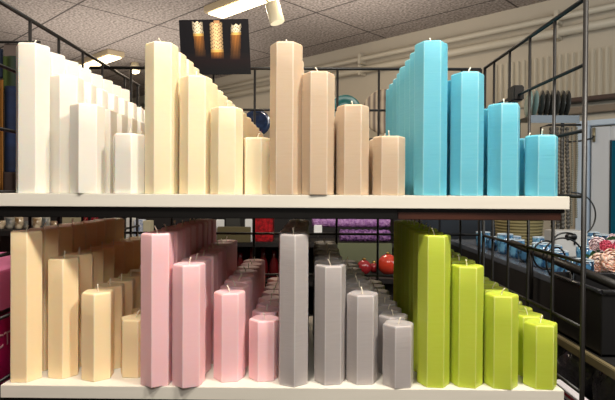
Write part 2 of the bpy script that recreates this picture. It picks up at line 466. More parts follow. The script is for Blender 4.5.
# ------------------------------------------------------------------ poster clipped to the grid
def poster():
    W_, H_ = 132, 104
    y = YB - .012
    cs = [at(178.8, 20, y), at(248.2, 18.8, y), at(251, 74, y), at(181.6, 75, y)]
    e = empty('poster', (0, 0, 0)); tag(e, 'dark landscape poster of three glowing candles, fixed to the rack grid', 'poster')
    bm = bmesh.new(); cl = bm.loops.layers.float_color.new('print')
    g = [[bm.verts.new(cs[0].lerp(cs[1], i / W_).lerp(cs[3].lerp(cs[2], i / W_), j / H_)) for i in range(W_ + 1)] for j in range(H_ + 1)]
    rnd = random.Random(3)
    def pic(u, v):
        c = [9, 6, 12]
        # (x0,x1 at top, shift to the bottom, top, lace bottom, fade)
        for (a, b, sh, t, lb, fd, lace) in ((.185, .335, .045, .04, .30, .68, (214, 196, 166)), (.44, .62, -.0, .06, .60, .72, (214, 176, 128)), (.755, .90, -.06, .10, .29, .74, (222, 204, 172))):
            x0, x1 = a + sh * v, b + sh * v
            if x0 < u < x1 and v > t + .015 * math.sin(u * 90):
                w = (u - x0) / (x1 - x0); shade = .75 + .5 * math.sin(w * math.pi) - .2
                if v < lb:
                    hole = math.sin(u * 130) * math.sin(v * 95 + 1.5 * math.sin(u * 60)) > .5
                    k = shade * (.5 if hole else 1.12)
                    c = [q * k for q in lace]
                    if v > lb - .05: c = [235 * shade, 180 * shade, 96 * shade]
                elif v < fd:
                    k = (1 - (v - lb) / (fd - lb)) ** .6 * (.75 + .25 * math.sin(u * 300))
                    c = [9 + 190 * k * shade, 6 + 120 * k * shade, 12 + 40 * k * shade]
        if .5 < u < .58 and .02 < v <= .07: c = [190, 140, 96]
        if v > .62: c = [c[0] + 14 * (1 - abs(v - .75) / .25) * (v < 1), c[1] + 5, c[2] + 2]
        return srgb(*[max(0, min(255, q)) for q in c])
    for j in range(H_):
        for i in range(W_):
            f = bm.faces.new((g[j][i], g[j][i + 1], g[j + 1][i + 1], g[j + 1][i]))
            col = pic((i + .5) / W_, (j + .5) / H_)
            for l in f.loops: l[cl] = col
    me = bpy.data.meshes.new('print'); bm.to_mesh(me); bm.free()
    m = mat('poster_print', (1, 1, 1, 1), .6, spec=.15)
    a = m.node_tree.nodes.new('ShaderNodeAttribute'); a.attribute_name = 'print'
    m.node_tree.links.new(a.outputs['Color'], m.node_tree.nodes['Principled BSDF'].inputs['Base Color'])
    me.materials.append(m); o = bpy.data.objects.new('print', me); COL.objects.link(o); o.parent = e
    bm = bmesh.new()
    f1 = [bm.verts.new(c + Vector((0, .0008, 0))) for c in cs]; f2 = [bm.verts.new(c + Vector((0, .003, 0))) for c in cs]
    bm.faces.new(f1); bm.faces.new(f2)
    for i in range(4): bm.faces.new((f1[i], f1[(i + 1) % 4], f2[(i + 1) % 4], f2[i]))
    bmesh.ops.recalc_face_normals(bm, faces=bm.faces)
    me = bpy.data.meshes.new('backing'); bm.to_mesh(me); bm.free(); me.materials.append(plain('poster_board', 20, 18, 18)); o = bpy.data.objects.new('backing', me); COL.objects.link(o); o.parent = e
poster()

# ------------------------------------------------------------------ things behind the rack: glass plates on the wall shelf
def disc(name, px, py, y, rpx, m, lab, cat, group=None, axis='Y', th=.012, asp=1):
    c = at(px, py, y); r = rpx / F * y
    mb = MB().lathe([(r * .5, -th * .1), (r * .62, -th * .2), (r * .97, -th), (r, -th * .8), (r * .66, th * .3), (r * .5, th * .4)], (0, 0, 0), 40, axis)
    o = mb.build(name, m, None, c)
    return tag(o, lab, cat, group)
BG1 = plain('dark_board', 34, 28, 26, rough=.6)
# ledge for the round plates
def ledge(px0, px1, py, y, lab):
    a, b = at(px0, py, y), at(px1, py, y)
    e = empty('wall_ledge', (0, 0, 0)); tag(e, lab, 'shelf')
    B(a.x, b.x, y - .06, y + .1, a.z - .02, a.z).build('board', BG1, e)
    B(a.x + .02, a.x + .05, y - .03, y + .07, 0, a.z - .0205).build('post', BG1, e)
    B(b.x - .05, b.x - .02, y - .03, y + .07, 0, a.z - .0205).build('post', BG1, e)
YD = 2.75
ledge(225, 425, 138.5, YD, 'dark ledge with round dishes standing on it, seen behind the grid')
disc('round_dish', 257, 123, YD, 13.5, mat('night_blue_glass', srgb(30, 38, 58), .12, coat=.6, noise=((18, 18, 30), srgb(44, 62, 96), .12)), 'dark blue glossy round dish standing between cream and tan candles', 'dish', None)
disc('round_dish', 345, 111, YD + .02, 16, plain('teal_glaze', 28, 104, 100, rough=.3), 'teal round dish peeking over the medium-short tan candle', 'dish')
sm = plain('striped_wood', 150, 126, 98, rough=.5)
nt = sm.node_tree; p = nt.nodes['Principled BSDF']; wv = nt.nodes.new('ShaderNodeTexWave'); wv.wave_type = 'BANDS'; wv.inputs['Scale'].default_value = 11; wv.inputs['Distortion'].default_value = .6
nt.links.new(nt.nodes['Texture Coordinate'].outputs['Object'], wv.inputs['Vector']); rp = nt.nodes.new('ShaderNodeValToRGB')
rp.color_ramp.elements[0].color = srgb(96, 76, 60); rp.color_ramp.elements[1].color = srgb(186, 164, 134)
nt.links.new(wv.outputs['Fac'], rp.inputs[0]); nt.links.new(rp.outputs[0], p.inputs['Base Color'])
disc('round_dish', 385, 112, YD, 22.5, sm, 'brown vertically striped round dish left of the turquoise candles', 'dish')

# plates standing edge-on in a rack
YP = 3.0
base = at(551, 119, YP)
e = empty('plate_rack', (0, 0, 0)); tag(e, 'grey rack holding upright glass plates behind the turquoise candles', 'rack')
RK = plain('rack_grey', 46, 46, 44, rough=.4)
x0, x1 = at(521, 119, YP).x, at(571, 119, YP).x
B(x0, x1, YP - .09, YP + .09, base.z - .012, base.z).build('tray', RK, e)
B(x0, x1, YP - .095, YP - .088, base.z - .035, base.z + .008).build('front_lip', plain('smoked_lip', 60, 62, 60, rough=.2), e)
for xx in (x0 + .01, x1 - .02):
    B(xx, xx + .012, YP + .06, YP + .08, 0, base.z - .012).build('post', BG1, e)
GLP = plain('smoked_glass_plate', 58, 60, 58, rough=.12, coat=.6); GLT = plain('pale_teal_glass_plate', 128, 158, 156, rough=.12, coat=.5)
pl = None
for i, (px, m, nmz) in enumerate(((526, GLT, 'pale'), (532, GLT, 'pale'), (538, GLP, 's'), (543, GLP, 's'), (548, GLP, 's'), (553, GLP, 's'), (558.5, GLP, 's'), (563.5, GLP, 's'))):
    c = at(px, 119, YP); r = .082
    mb = MB().lathe([(r * .5, 0), (r * .6, .001), (r, .010), (r, .013), (r * .6, .005), (r * .5, .004)], (0, 0, 0), 32, 'X')
    mb.xf(Matrix.Rotation(R(-8), 4, 'Z') @ Matrix.Rotation(R(5), 4, 'Y'))
    o = mb.build('glass_plate', m, None, (c.x, YP, base.z + r * 1.0 + .001))
    w = ['leftmost pale teal glass plate standing upright in the rack', 'second pale teal glass plate upright in the rack'] if m is GLT else None
    od = ['first', 'second', 'third', 'fourth', 'fifth', 'rightmost']
    tag(o, w[i] if w else f'{od[i - 2]} smoked glass plate of those upright in the rack, counted from the left', 'plate', 'glass plates upright in the rack')

# strings of beads hanging beside the door
YS = 2.9
rod_a, rod_b = at(549, 127, YS), at(592, 139, YS)
e = empty('hanging_rod', (0, 0, 0)); tag(e, 'thin black rod with bead strings hung on it, beside the glazed door', 'rod')
MB().tube([at(549, 125, YS), at(581, 125, YS)], .006, 8).build('rod', BLACK, e)
MB().tube([at(568, 142, YS), at(580, 141, YS), at(592, 138.5, YS), at(594, 136, YS)], .005, 8).build('hook', BLACK, e)
MB().tube([at(549, 125, YS), at(549, 125, YS) + Vector((0, .1, 0)), (at(549, 125, YS).x, YS + .1, .0)], .006, 8).build('post', BLACK, e)
BD1 = plain('dark_beads', 56, 53, 48, rough=.4, noise=((90, 90, 90), srgb(100, 95, 86), .1)); BD2 = plain('pale_beads', 128, 124, 108, rough=.35)
for i, (px, m, r, y1) in enumerate(((551, BD1, .0125, 228), (556.3, BD1, .0125, 231), (561.6, BD1, .0125, 229), (567, BD1, .0125, 232), (572.5, BD2, .007, 226), (577, BD2, .007, 218))):
    a, b = at(px, 127, YS), at(px + (1.5 if i < 4 else -1), y1, YS)
    n = int((a - b).length / (r * 1.7)); prof = []
    mb = MB()
    pts = []; rs = []
    for k in range(n * 4 + 1):
        t = k / (n * 4); p_ = a.lerp(b, t); p_ = p_ + Vector((.002 * math.sin(t * 9 + i), 0, 0)); pts.append(p_); rs.append(r * (.55 + .45 * abs(math.sin(k * math.pi / 4))))
    mb.tube(pts, rs, 8)
    o = mb.build('bead_string', m)
    lab = [f'dark grey bead string hanging right of turquoise candles, {w} of four from the left' for w in ('leftmost', 'second', 'third', 'rightmost')] + ['thin pale bead string hanging just left of the rack corner post', 'thinnest pale bead string nearest the glazed door']
    tag(o, lab[i], 'bead string', 'bead strings on the rod')

# black wire ring and cables
def ringpts(px, py, y, rx, a0, a1, n=28, asp=1.0):
    return [at(px + rx * math.cos(R(a0 + (a1 - a0) * i / n)), py - rx * asp * math.sin(R(a0 + (a1 - a0) * i / n)), y) for i in range(n + 1)]
CAB = plain('black_cable', 16, 16, 18, rough=.4)
o = MB().tube(ringpts(573, 215, 2.2, 22.5, -80, 95), .0032, 6).build('wire_hoop', CAB); tag(o, 'thin black wire hoop arching in front of the glazed door', 'wire hoop')

# ------------------------------------------------------------------ right side table
TX0, TX1, TY0, TY1, TZ = .75, 1.50, 1.50, 2.84, 1.03
e = empty('display_table', (TX0, TY0, 0)); tag(e, 'long display table with black sides and grey top right of the rack', 'table')
TB = plain('table_black', 18, 16, 15, rough=.7)
def rt(mb): return rel(mb, e)
rt(B(TX0, TX1, TY0, TY1, TZ - .02, TZ, .002)).build('table_top', plain('pale_table_top', 104, 110, 120, rough=.25), e)
rt(B(TX0, TX0 + .012, TY0, TY1, .93, TZ - .0205)).build('side_panel', TB, e)
rt(B(TX0 + .012, TX1, TY0, TY0 + .012, .93, TZ - .0205)).build('side_panel', TB, e)
for xx in (TX0 + .02, TX1 - .05):
    for yy in (TY0 + .02, TY1 - .05):
        rt(B(xx, xx + .03, yy, yy + .03, .915, TZ - .0205)).build('leg', TB, e)
ra, rb = on_x(622, 288, .735), on_x(512, 243, .735)
rt(MB().tube([ra, rb], .013, 8)).build('guard_rail', BLACK, e)
for t in (.35, .75):
    p_ = ra.lerp(rb, t); rt(MB().tube([p_, (p_.x, p_.y, .94)], .006, 8)).build('rail_post', BLACK, e)
# lower tier with a beige edge
e = empty('low_shelf', (.66, .9, 0)); tag(e, 'low shelf with beige front edge under the black display table', 'shelf')
TR = plain('beige_edge', 128, 116, 86, rough=.5)
rel(B(.675, 1.6, .85, 2.84, .885, .912), e).build('board', TB, e)
rel(B(.66, .675, .85, 2.84, .890, .912, .002), e).build('edge_strip', TR, e)
for yy in (.95, 1.9, 2.78):
    rel(B(.70, .74, yy, yy + .04, 0, .885), e).build('leg', TB, e)
    rel(B(1.5, 1.54, yy, yy + .04, 0, .885), e).build('leg', TB, e)
rel(B(.68, 1.6, .86, 2.84, .72, .74), e).build('lower_board', TB, e)
# black bin
e = empty('black_bin', (.85, 1.34, .9125)); tag(e, 'matte black open bin at right behind the rack corner post', 'bin')
bz = at(590, 293, 1.2).z - .9125
mb = MB(); w, d, t = .17, .13, .006
mb.box(-w, w, -d, -d + t, 0, bz, .001).box(-w, w, d - t, d, 0, bz, .001).box(-w, -w + t, -d + t, d - t, 0, bz).box(w - t, w, -d + t, d - t, 0, bz).box(-w, w, -d, d, 0, t)
mb.build('bin_body', plain('bin_black', 20, 19, 20, rough=.5), e)
MB().tube([(-w, -d, bz), (w, -d, bz), (w, d, bz), (-w, d, bz), (-w, -d, bz)], .006, 8).build('rim', plain('bin_rim', 34, 34, 38, rough=.25), e)
# cables lying over the table
for i, (px, py, y, rx, a0, a1, asp, lab) in enumerate(((563, 258, 1.45, 20, 20, 185, 1.0, 'black cable loop over the table end, the widest loop'),
        (556, 262, 1.5, 10, 0, 330, 1.5, 'narrow upright black cable loop behind the side grid'), (546, 255, 1.52, 13, 60, 300, 1.1, 'black cable loop drooping among the blue glasses'),
        (566, 244, 1.42, 14, 60, 200, .8, 'short black cable arc under the bead strings'))):
    o = MB().tube(ringpts(px, py, y, rx, a0, a1, 24, asp), .0026, 6).build('cable_loop', CAB); tag(o, lab, 'cable', 'black cables over the table')
p_ = at(571, 237, 1.46)
o = MB().lathe([(.007, -.014), (.010, -.010), (.010, .010), (.007, .014)], p_, 14, 'X').build('cable_plug', CAB); tag(o, 'small black plug hanging below the bead strings', 'plug')
# grey box with a black hook motif
c = at(570, 256, 2.05)
e = empty('grey_box', (c.x + .03, 2.15, TZ + .001)); tag(e, 'pale grey upright box standing on the table by the glazed door', 'box')
MB().box(-.065, .065, -.05, .05, 0, .105, .003).build('carton', plain('pale_grey_card', 188, 186, 182, rough=.5), e)
MB().tube([(-.02, -.052, .085), (0, -.052, .09), (.012, -.052, .078), (.012, -.052, .05)], .004, 6).build('printed_hook', CAB, e)
# blue glasses
BGL = mat('blue_glass', srgb(24, 74, 116), .1, coat=.7, spec=.8, noise=((60, 60, 40), srgb(104, 162, 196), .1)); RIM = plain('pale_rim', 206, 220, 228, rough=.15)
NV = mat('navy_glass', srgb(12, 28, 46), .1, coat=.6, noise=((60, 60, 40), srgb(64, 110, 146), .07))
k = 0
for r in range(6):
    for q in range(8):
        x = TX0 + .07 + r * .105 + random.uniform(-.008, .008); y = 1.58 + q * .125 + (r % 2) * .04
        if abs(x - (c.x + .03)) < .13 and abs(y - 2.15) < .13: continue
        if (abs(x - 1.0) < .13 and abs(y - 1.74) < .14) or (abs(x - 1.05) < .16 and y > 2.44): continue
        h = .058 + .012 * ((r * 3 + q) % 3)
        m = BGL if (r + q) % 3 else NV
        e = tag(MB().lathe([(.026, 0), (.030, .01), (.034, h * .6), (.033, h), (.030, h), (.028, .012)], (0, 0, 0), 18).build('glass_tumbler', m, None, (x, y, TZ + .0005)),
            f"{'light' if m is BGL else 'navy'} blue tumbler on side table, {ORD[q]} from front, {['edge', 'second', 'third', 'fourth', 'fifth', 'innermost'][r]} row", 'tumbler', 'blue glass tumblers on the side table')
        MB().tube([(.0315 * math.cos(a * math.pi / 9), .0315 * math.sin(a * math.pi / 9), h + .001) for a in range(19)], .0022, 6).build('rim', RIM, e)
e = empty('dark_cabinet', (.8, 2.95, 0)); tag(e, 'dark cabinet standing beyond the far end of the side table', 'cabinet')
MB().box(-.5, .37, .02, .34, .04, 1.15, .003).build('cabinet_body', plain('cabinet_black', 30, 28, 30, rough=.5), e)
MB().box(-.51, .38, -.005, .35, 1.1505, 1.17, .003).build('cabinet_top', plain('cabinet_top_black', 22, 20, 20, rough=.4), e)
for k in range(2):
    d = MB().box(-.49 + k * .43, -.07 + k * .43, 0, .018, .06, 1.14, .003).build('door', plain('cabinet_door', 38, 44, 52, rough=.35), e)
    MB().tube([(-.095 + k * .06, -.012, .9), (-.095 + k * .06, -.012, 1.05)], .005, 8).build('handle', BLACK, d)
MB().box(-.49, .36, .03, .33, 0, .04).build('plinth', BLACK, e)
# baskets behind
e = empty('wicker_basket', (1.05, 2.62, TZ + .001)); tag(e, 'olive wicker basket at the far end of the side table', 'basket')
mb = MB()
for i in range(9): mb.tube([(.10 * math.cos(a * math.pi / 12) * (1 + i * .012), .10 * math.sin(a * math.pi / 12) * (1 + i * .012), .008 + i * .015) for a in range(25)], .0085, 6)
mb.build('weave', plain('olive_wicker', 128, 116, 76, rough=.7), e)
MB().lathe([(.09, .0), (.098, .12)], (0, 0, 0), 24).build('lining', plain('olive_lining', 92, 84, 54), e)
# roses
e = empty('rose_bouquet', (1.0, 1.74, TZ + .001)); tag(e, 'bouquet of pale peach and pink roses with green leaves near the door', 'flower bouquet')
MB().lathe([(.03, 0), (.04, .01), (.045, .03), (.035, .035)], (0, 0, 0), 20).build('pot', plain('dark_pot', 34, 40, 34, rough=.4), e)
def rose(px, py, y, r, m, lab):
    c = at(px, py, y) - Vector(e.location)
    rnd = random.Random(int(px)); bm = bmesh.new()
    for L in range(5):
        n = 3 + L; rr = r * (.28 + .18 * L)
        for q in range(n):
            a0 = 2 * math.pi * (q / n) + L * .7; w = 2 * math.pi / n * .72
            g = []
            for i in range(6):
                row = []
                for jj in range(6):
                    u = i / 5 - .5; v = jj / 5
                    ang = a0 + u * w * 1.5 * math.sin(math.pi * (.25 + .6 * v))
                    ph = R(-60 + v * (118 - L * 12)); rad = rr * (1 + .10 * v * L / 4 + .04 * math.cos(u * 6))
                    row.append(bm.verts.new((rad * math.cos(ph) * math.cos(ang), -rad * math.sin(ph) * .9 , rad * math.cos(ph) * math.sin(ang))))
                g.append(row)
            for i in range(5):
                for jj in range(5):
                    f = bm.faces.new((g[i][jj], g[i + 1][jj], g[i + 1][jj + 1], g[i][jj + 1])); f.smooth = True
    me = bpy.data.meshes.new('rose'); bm.to_mesh(me); bm.free(); me.materials.append(m)
    o = bpy.data.objects.new('rose', me); COL.objects.link(o); o.parent = e; o.location = c; o.rotation_euler = (R(rnd.uniform(-25, 25)), 0, R(rnd.uniform(-35, 15))); o['label'] = lab
    sol = o.modifiers.new('thick', 'SOLIDIFY'); sol.thickness = .0012
PE = plain('peach_petals', 252, 226, 208, rough=.6, sss=.2, noise=((50, 50, 50), srgb(246, 200, 184), .2)); PK = plain('pink_petals', 232, 100, 128, rough=.6); WP = plain('white_pink_petals', 240, 218, 222, rough=.6)
rose(600, 263, 1.66, .032, PE, 'pale peach rose, front left'); rose(613, 260, 1.64, .034, PE, 'large peach rose at the right'); rose(598, 245, 1.72, .026, WP, 'white rose at the upper left')
rose(606, 246, 1.66, .018, PK, 'pink rose in the middle'); rose(614, 240, 1.74, .020, WP, 'pale rose at the top'); rose(621, 248, 1.7, .026, PK, 'pink rose at the right')
LF = plain('leaf_green', 44, 82, 46, rough=.5)
rnd = random.Random(5)
spots = [(590, 262), (588, 256), (594, 270), (600, 275), (608, 276), (592, 266), (586, 266), (604, 272), (613, 238), (609, 252), (595, 252), (612, 275), (618, 272), (601, 254)]
for (px, py) in spots:
    c = at(px, py, 1.70 + rnd.uniform(-.02, .03)) - Vector(e.location); d = Vector((rnd.uniform(-1, .4), rnd.uniform(-.3, .3), rnd.uniform(-.6, .4))).normalized() * .026
    up = Vector((0, -.4, 1)).cross(d).normalized() * .010
    bm = bmesh.new(); vs = [bm.verts.new(p) for p in (c - d, c - d * .3 + up, c + d * .3 + up * .9, c + d, c + d * .3 - up * .9, c - d * .3 - up)]; bm.faces.new(vs)
    ex = bmesh.ops.solidify(bm, geom=bm.faces[:], thickness=.0012)
    me = bpy.data.meshes.new('leaf'); bm.to_mesh(me); bm.free(); me.materials.append(LF); o = bpy.data.objects.new('leaf', me); COL.objects.link(o); o.parent = e
mb = MB()
for (px, py) in ((600, 263), (613, 260), (598, 248), (606, 250), (590, 262), (614, 243), (620, 250)):
    c = at(px, py, 1.72) - Vector(e.location); mb.tube([(0, 0, .02), c * .5 + Vector((0, 0, .01)), c], .002, 6)
mb.build('stems', LF, e)
# wrapped bundles on the lower tier and striped cloth
PLB = plain('dark_plastic_wrap', 96, 96, 108, rough=.2, coat=.6, bump=((35, 35, 35), 1, .02)); 
for i, (x, y, w, h) in enumerate(((.775, 1.10, .075, .13), (.775, 1.27, .075, .14), (.775, 1.44, .075, .125), (.775, 1.61, .075, .14), (.775, 1.78, .075, .13))):
    mb = MB().lathe([(.02, 0), (w * .8, .006), (w, h * .3), (w * .95, h * .65), (w * .6, h * .93), (.03, h)], (0, 0, 0), 22)
    for v in mb.bm.verts: v.co += Vector((random.uniform(-.008, .008), random.uniform(-.008, .008), random.uniform(0, .004)))
    o = mb.build('wrapped_bundle', PLB, None, (x, y, .741)); tag(o, f"dark plastic-wrapped bundle under the low shelf, {ORD[i] if i else 'nearest'} {'from the camera' if i else 'one'}", 'bundle', 'wrapped bundles under the low shelf')
e = empty('striped_cloth', (0, 0, 0)); tag(e, 'folded red, white and blue striped cloth below the lower shelf end', 'cloth')
c0 = on_x(563, 384, .60); c1 = on_x(577, 402, .60)
ca = plain('striped_cloth_base', 224, 218, 224, rough=.8); cols = [plain('cloth_red', 168, 34, 58, rough=.8), plain('cloth_blue', 36, 50, 120, rough=.8)]
# a rail carries it
MB().tube([(.60, c1.y - .12, c1.z - .02), (.60, c0.y + .1, c0.z - .02 - 0)], .008, 8).build('hanging_bar', BLACK, e)
for i in range(6):
    m = [ca, cols[0], ca, cols[1], ca, cols[0]][i]
    y0 = c0.y - .08 ; 
    zt_ = c0.z - i * .007
    B(.588, .612, y0 - .05, y0 + .11, zt_ - .007, zt_, .001).build('stripe', m, e)
B(.594, .606, c0.y - .10, c0.y - .09, 0, c0.z - .02).build('stand', BLACK, e)
B(.594, .606, c0.y + .06, c0.y + .07, 0, c0.z - .07).build('stand', BLACK, e)

# ------------------------------------------------------------------ dark shelving behind the rack
YU = 2.45
e = empty('back_shelving', (0, 0, 0)); tag(e, 'dark shelving unit behind the candle rack, packed with small goods', 'shelving unit')
DK = plain('dark_shelving', 24, 18, 17, rough=.7)
xa, xb = at(60, 220, YU).x - .6, at(398, 220, YU).x
zt1 = at(300, 240, YU - .15).z
z_top = at(300, 214, YU).z; z_mid = at(300, 243, YU).z; z_low = at(300, 282, YU).z
B(xa, xb, YU + .3, YU + .32, 0, z_top - .0).build('back_board', DK, e)
for xx in (xa, at(208, 220, YU).x, at(300, 220, YU).x, xb - .02):
    B(xx, xx + .02, YU, YU + .3, 0, z_top).build('upright', DK, e)
for zz in (z_mid, z_low, .6, .25):
    B(xa + .02, xb - .02, YU, YU + .3, zz - .02, zz).build('shelf_board', DK, e)
def put(px0, px1, py0, py1, y0, dep, name, m, lab, cat, z=None, group=None, bev=.002):
    a, b = at(px0, py0, y0), at(px1, py1, y0)
    zb = b.z if z is None else z
    o = B(-(b.x - a.x) / 2, (b.x - a.x) / 2, 0, dep, 0, a.z - zb, bev).build(name, m, None, ((a.x + b.x) / 2, y0, zb)); return tag(o, lab, cat, group)
zm = z_mid + .0005
PC = plain('white_card', 240, 240, 238, rough=.5)
put(216, 224, 219.5, 243, YU + .05, .01, 'price_card', PC, 'small white price card behind the rack, left of the red box', 'card', zm, 'white cards')
put(245, 252, 219, 243, YU + .04, .01, 'price_card', PC, 'white price card touching the red box behind the rack', 'card', zm, 'white cards')
put(255, 272.5, 218, 243, YU + .05, .12, 'red_box', mat('red_gloss', srgb(196, 28, 38), .3, noise=((60, 60, 60), srgb(120, 16, 22), .1)), 'bright red glossy box seen below the upper shelf', 'box', zm)
put(217, 250, 227, 243, YU + .002, .035, 'olive_book', plain('olive_cover', 104, 94, 62, rough=.6), 'olive book lying on the back shelving', 'book', zm)
put(226, 240, 218, 243, YU + .1, .1, 'dark_carton', plain('dark_carton', 54, 54, 50, rough=.5), 'dark carton between the two white cards', 'carton', zm)
# red vases below
for i, (px, h) in enumerate(((240, .13), (252, .15), (263, .15), (274, .14))):
    c = at(px, 282, YU + .1)
    o = MB().lathe([(.02, 0), (.028, .01), (.022, h * .5), (.012, h * .75), (.018, h)], (0, 0, 0), 20).build('red_vase', plain('dark_red_glass', 92, 14, 20, rough=.1, coat=.7), None, (c.x, c.y, z_low + .0005))
    tag(o, f"dark red glass vase in the back shelving, {['leftmost', 'second from left', 'third from left', 'rightmost'][i]}", 'vase', 'dark red glass vases')
# purple garland
def garland(px0, px1, py0, py1, y, lab, n, seed):
    rnd = random.Random(seed); bm = bmesh.new(); a, b = at(px0, py0, y), at(px1, py1, y)
    for _ in range(n):
        c = Vector((rnd.uniform(a.x, b.x), y + rnd.uniform(.0, .09), rnd.uniform(b.z, a.z)))
        d = Vector((rnd.gauss(0, 1), rnd.gauss(0, 1), rnd.gauss(0, 1))).normalized() * .012; s_ = d.orthogonal().normalized() * .0022
        f = bm.faces.new([bm.verts.new(c - d), bm.verts.new(c + s_), bm.verts.new(c + d), bm.verts.new(c - s_)])
    me = bpy.data.meshes.new('purple_tinsel'); bm.to_mesh(me); bm.free()
    me.materials.append(plain('purple_foil', 186, 104, 196, rough=.35, metal=.2)); o = bpy.data.objects.new('purple_tinsel', me); COL.objects.link(o); tag(o, lab, 'tinsel', None, 'stuff')
for nm_, px0, px1, ytop, ybot, yy in (('u', 312, 392, 217, 228.5, YU - .02), ('l', 340, 392, 230.5, 243, YU - .05)):
    a, b = at(px0, ytop, yy), at(px1, ybot, yy)
    lab = 'upper pale purple fringed bolster behind the grey candles' if nm_ == 'u' else 'lower deep purple fringed bolster behind the grey candles'
    m = plain('purple_plush', 146, 92, 158, rough=.6, noise=((70, 70, 70), srgb(188, 140, 194), .12), bump=((90, 90, 90), 1, .01)) if nm_ == 'u' else plain('deep_purple_plush', 86, 48, 100, rough=.6, noise=((80, 80, 80), srgb(160, 112, 172), .08), bump=((90, 90, 90), 1, .01))
    mb = MB(); n = 40; rr = (a.z - b.z) / 2
    mb.tube([(a.x + (b.x - a.x) * i / n, yy + .06, (a.z + b.z) / 2) for i in range(n + 1)], [rr * (1 + .05 * math.sin(i * 1.3)) * (.7 if i in (0, n) else 1) for i in range(n + 1)], 16)
    o = mb.build('purple_bolster', m); tag(o, lab, 'bolster', 'purple bolsters')
put(333, 392, 243.2, 268, YU - .045, .02, 'green_board', plain('sage_board', 100, 104, 76, rough=.7), 'sage green board behind the grey candles, under the purple bolsters', 'board', None)
o = put(314, 322, 225, 234.5, YU - .16, .006, 'price_card', PC, 'white price card in front of the purple bolsters', 'card', None, 'white cards')
MB().tube([(0, .003, 0), (0, .003, -o.location.z)], .003, 6).build('stand', BLACK, o)
zr = at(376, 274.5, YU - .19).z
e = empty('ornament_tray', (0, 0, 0)); tag(e, 'dark tray carrying red ornament balls behind the grid', 'tray')
a, b = at(338, 275, YU - .19), at(398, 275, YU - .19)
B(a.x, b.x, YU - .30, YU - .08, zr - .02, zr).build('tray_board', DK, e); B(a.x + .02, b.x - .02, YU - .24, YU - .12, 0, zr - .02).build('pedestal', DK, e)
def ball(px, rpx, yy, lab, m, dz=0):
    r = rpx / F * yy; c = at(px, 265, yy)
    prof = [(max(.002, r * math.sin(math.pi * i / 14)), r - r * math.cos(math.pi * i / 14)) for i in range(15)]
    o = MB().lathe(prof, (0, 0, 0), 24).build('ornament_ball', m, None, (c.x, yy, zr + dz)); tag(o, lab, 'ornament', 'red ornament balls')
    MB().lathe([(.008, 2 * r - .002), (.008, 2 * r + .006), (.003, 2 * r + .008)], (0, 0, 0), 10).build('cap', plain('gold_cap', 190, 150, 80, metal=1, rough=.3), o)
RG = plain('red_orange_gloss', 206, 62, 40, rough=.12, coat=.8); RD = plain('red_gloss_ball', 150, 34, 40, rough=.2, coat=.6)
ball(388, 10.5, YU - .2, 'largest orange-red shiny ornament ball, beside the lime green candles', RG)
ball(364, 7.5, YU - .2, 'smaller dark red ornament ball left of the large orange-red one', RD); ball(374, 5, YU - .14, 'smallest red ornament ball between the two bigger ones', RD)
# left: bright leaflets and glass
put(126, 133, 218, 243, YU + .06, .06, 'leaflet_stack', plain('leaflet_white', 216, 214, 208), 'white leaflet stack behind the peach candles', 'leaflets', zm)
put(134, 142, 220, 243, YU + .05, .06, 'leaflet_stack', plain('leaflet_blue', 140, 160, 196, noise=((60, 60, 120), srgb(226, 226, 230), .1)), 'blue and white leaflet stack left of the tall pink candle', 'leaflets', zm)
put(143, 150, 221, 243, YU + .06, .06, 'leaflet_stack', plain('leaflet_cream', 200, 190, 160), 'cream leaflet stack directly left of the tall pink candle', 'leaflets', zm)
put(82, 93, 217, 243, YU + .06, .06, 'red_tin', plain('red_tin', 150, 30, 44), 'red tin above the row of tall peach candles', 'tin', zm)
put(62, 81, 216, 243, YU + .06, .06, 'cream_tin', plain('cream_tin', 170, 158, 128), 'cream tin left of the red tin', 'tin', zm)
SG = mat('smoky_glass', srgb(86, 88, 86), .1, coat=.7, noise=((40, 40, 40), srgb(170, 164, 150), .1))
YG = 1.9
e = empty('glass_stand', (0, 0, 0)); tag(e, 'dark stand holding small glasses at left, behind the tall peach candle', 'stand')
a, b = at(-30, 229, YG), at(62, 229, YG)
zg = a.z
B(a.x, b.x, YG - .05, YG + .2, zg - .02, zg).build('stand_top', DK, e); B(a.x, b.x, YG + .185, YG + .2, 0, zg - .02).build('stand_back', plain('red_brown_board', 58, 28, 22, rough=.6), e)
B(a.x, b.x, YG - .05, YG + .18, zg - .18, zg - .165).build('stand_shelf', plain('grey_shelf', 96, 90, 86, rough=.4), e)
for i, px in enumerate((1, 10, 19, 28, 37, 46, 55)):
    c = at(px, 220, YG + .02); m = SG if i % 2 else mat('amber_glass', srgb(120, 92, 60), .1, coat=.7, noise=((40, 40, 40), srgb(224, 206, 176), .1))
    o = MB().lathe([(.012, 0), (.014, .01), (.015, .03 + .012 * (i % 3)), (.012, .03 + .012 * (i % 3))], (0, 0, 0), 14).build('small_glass', m, None, (c.x, c.y, zg + .0005))
    tag(o, f"small {'smoky' if i % 2 else 'amber'} glass on the dark stand at left, {['leftmost', 'second', 'third', 'fourth', 'fifth', 'sixth', 'rightmost'][i]} of seven", 'glass', 'small glasses on the dark stand')
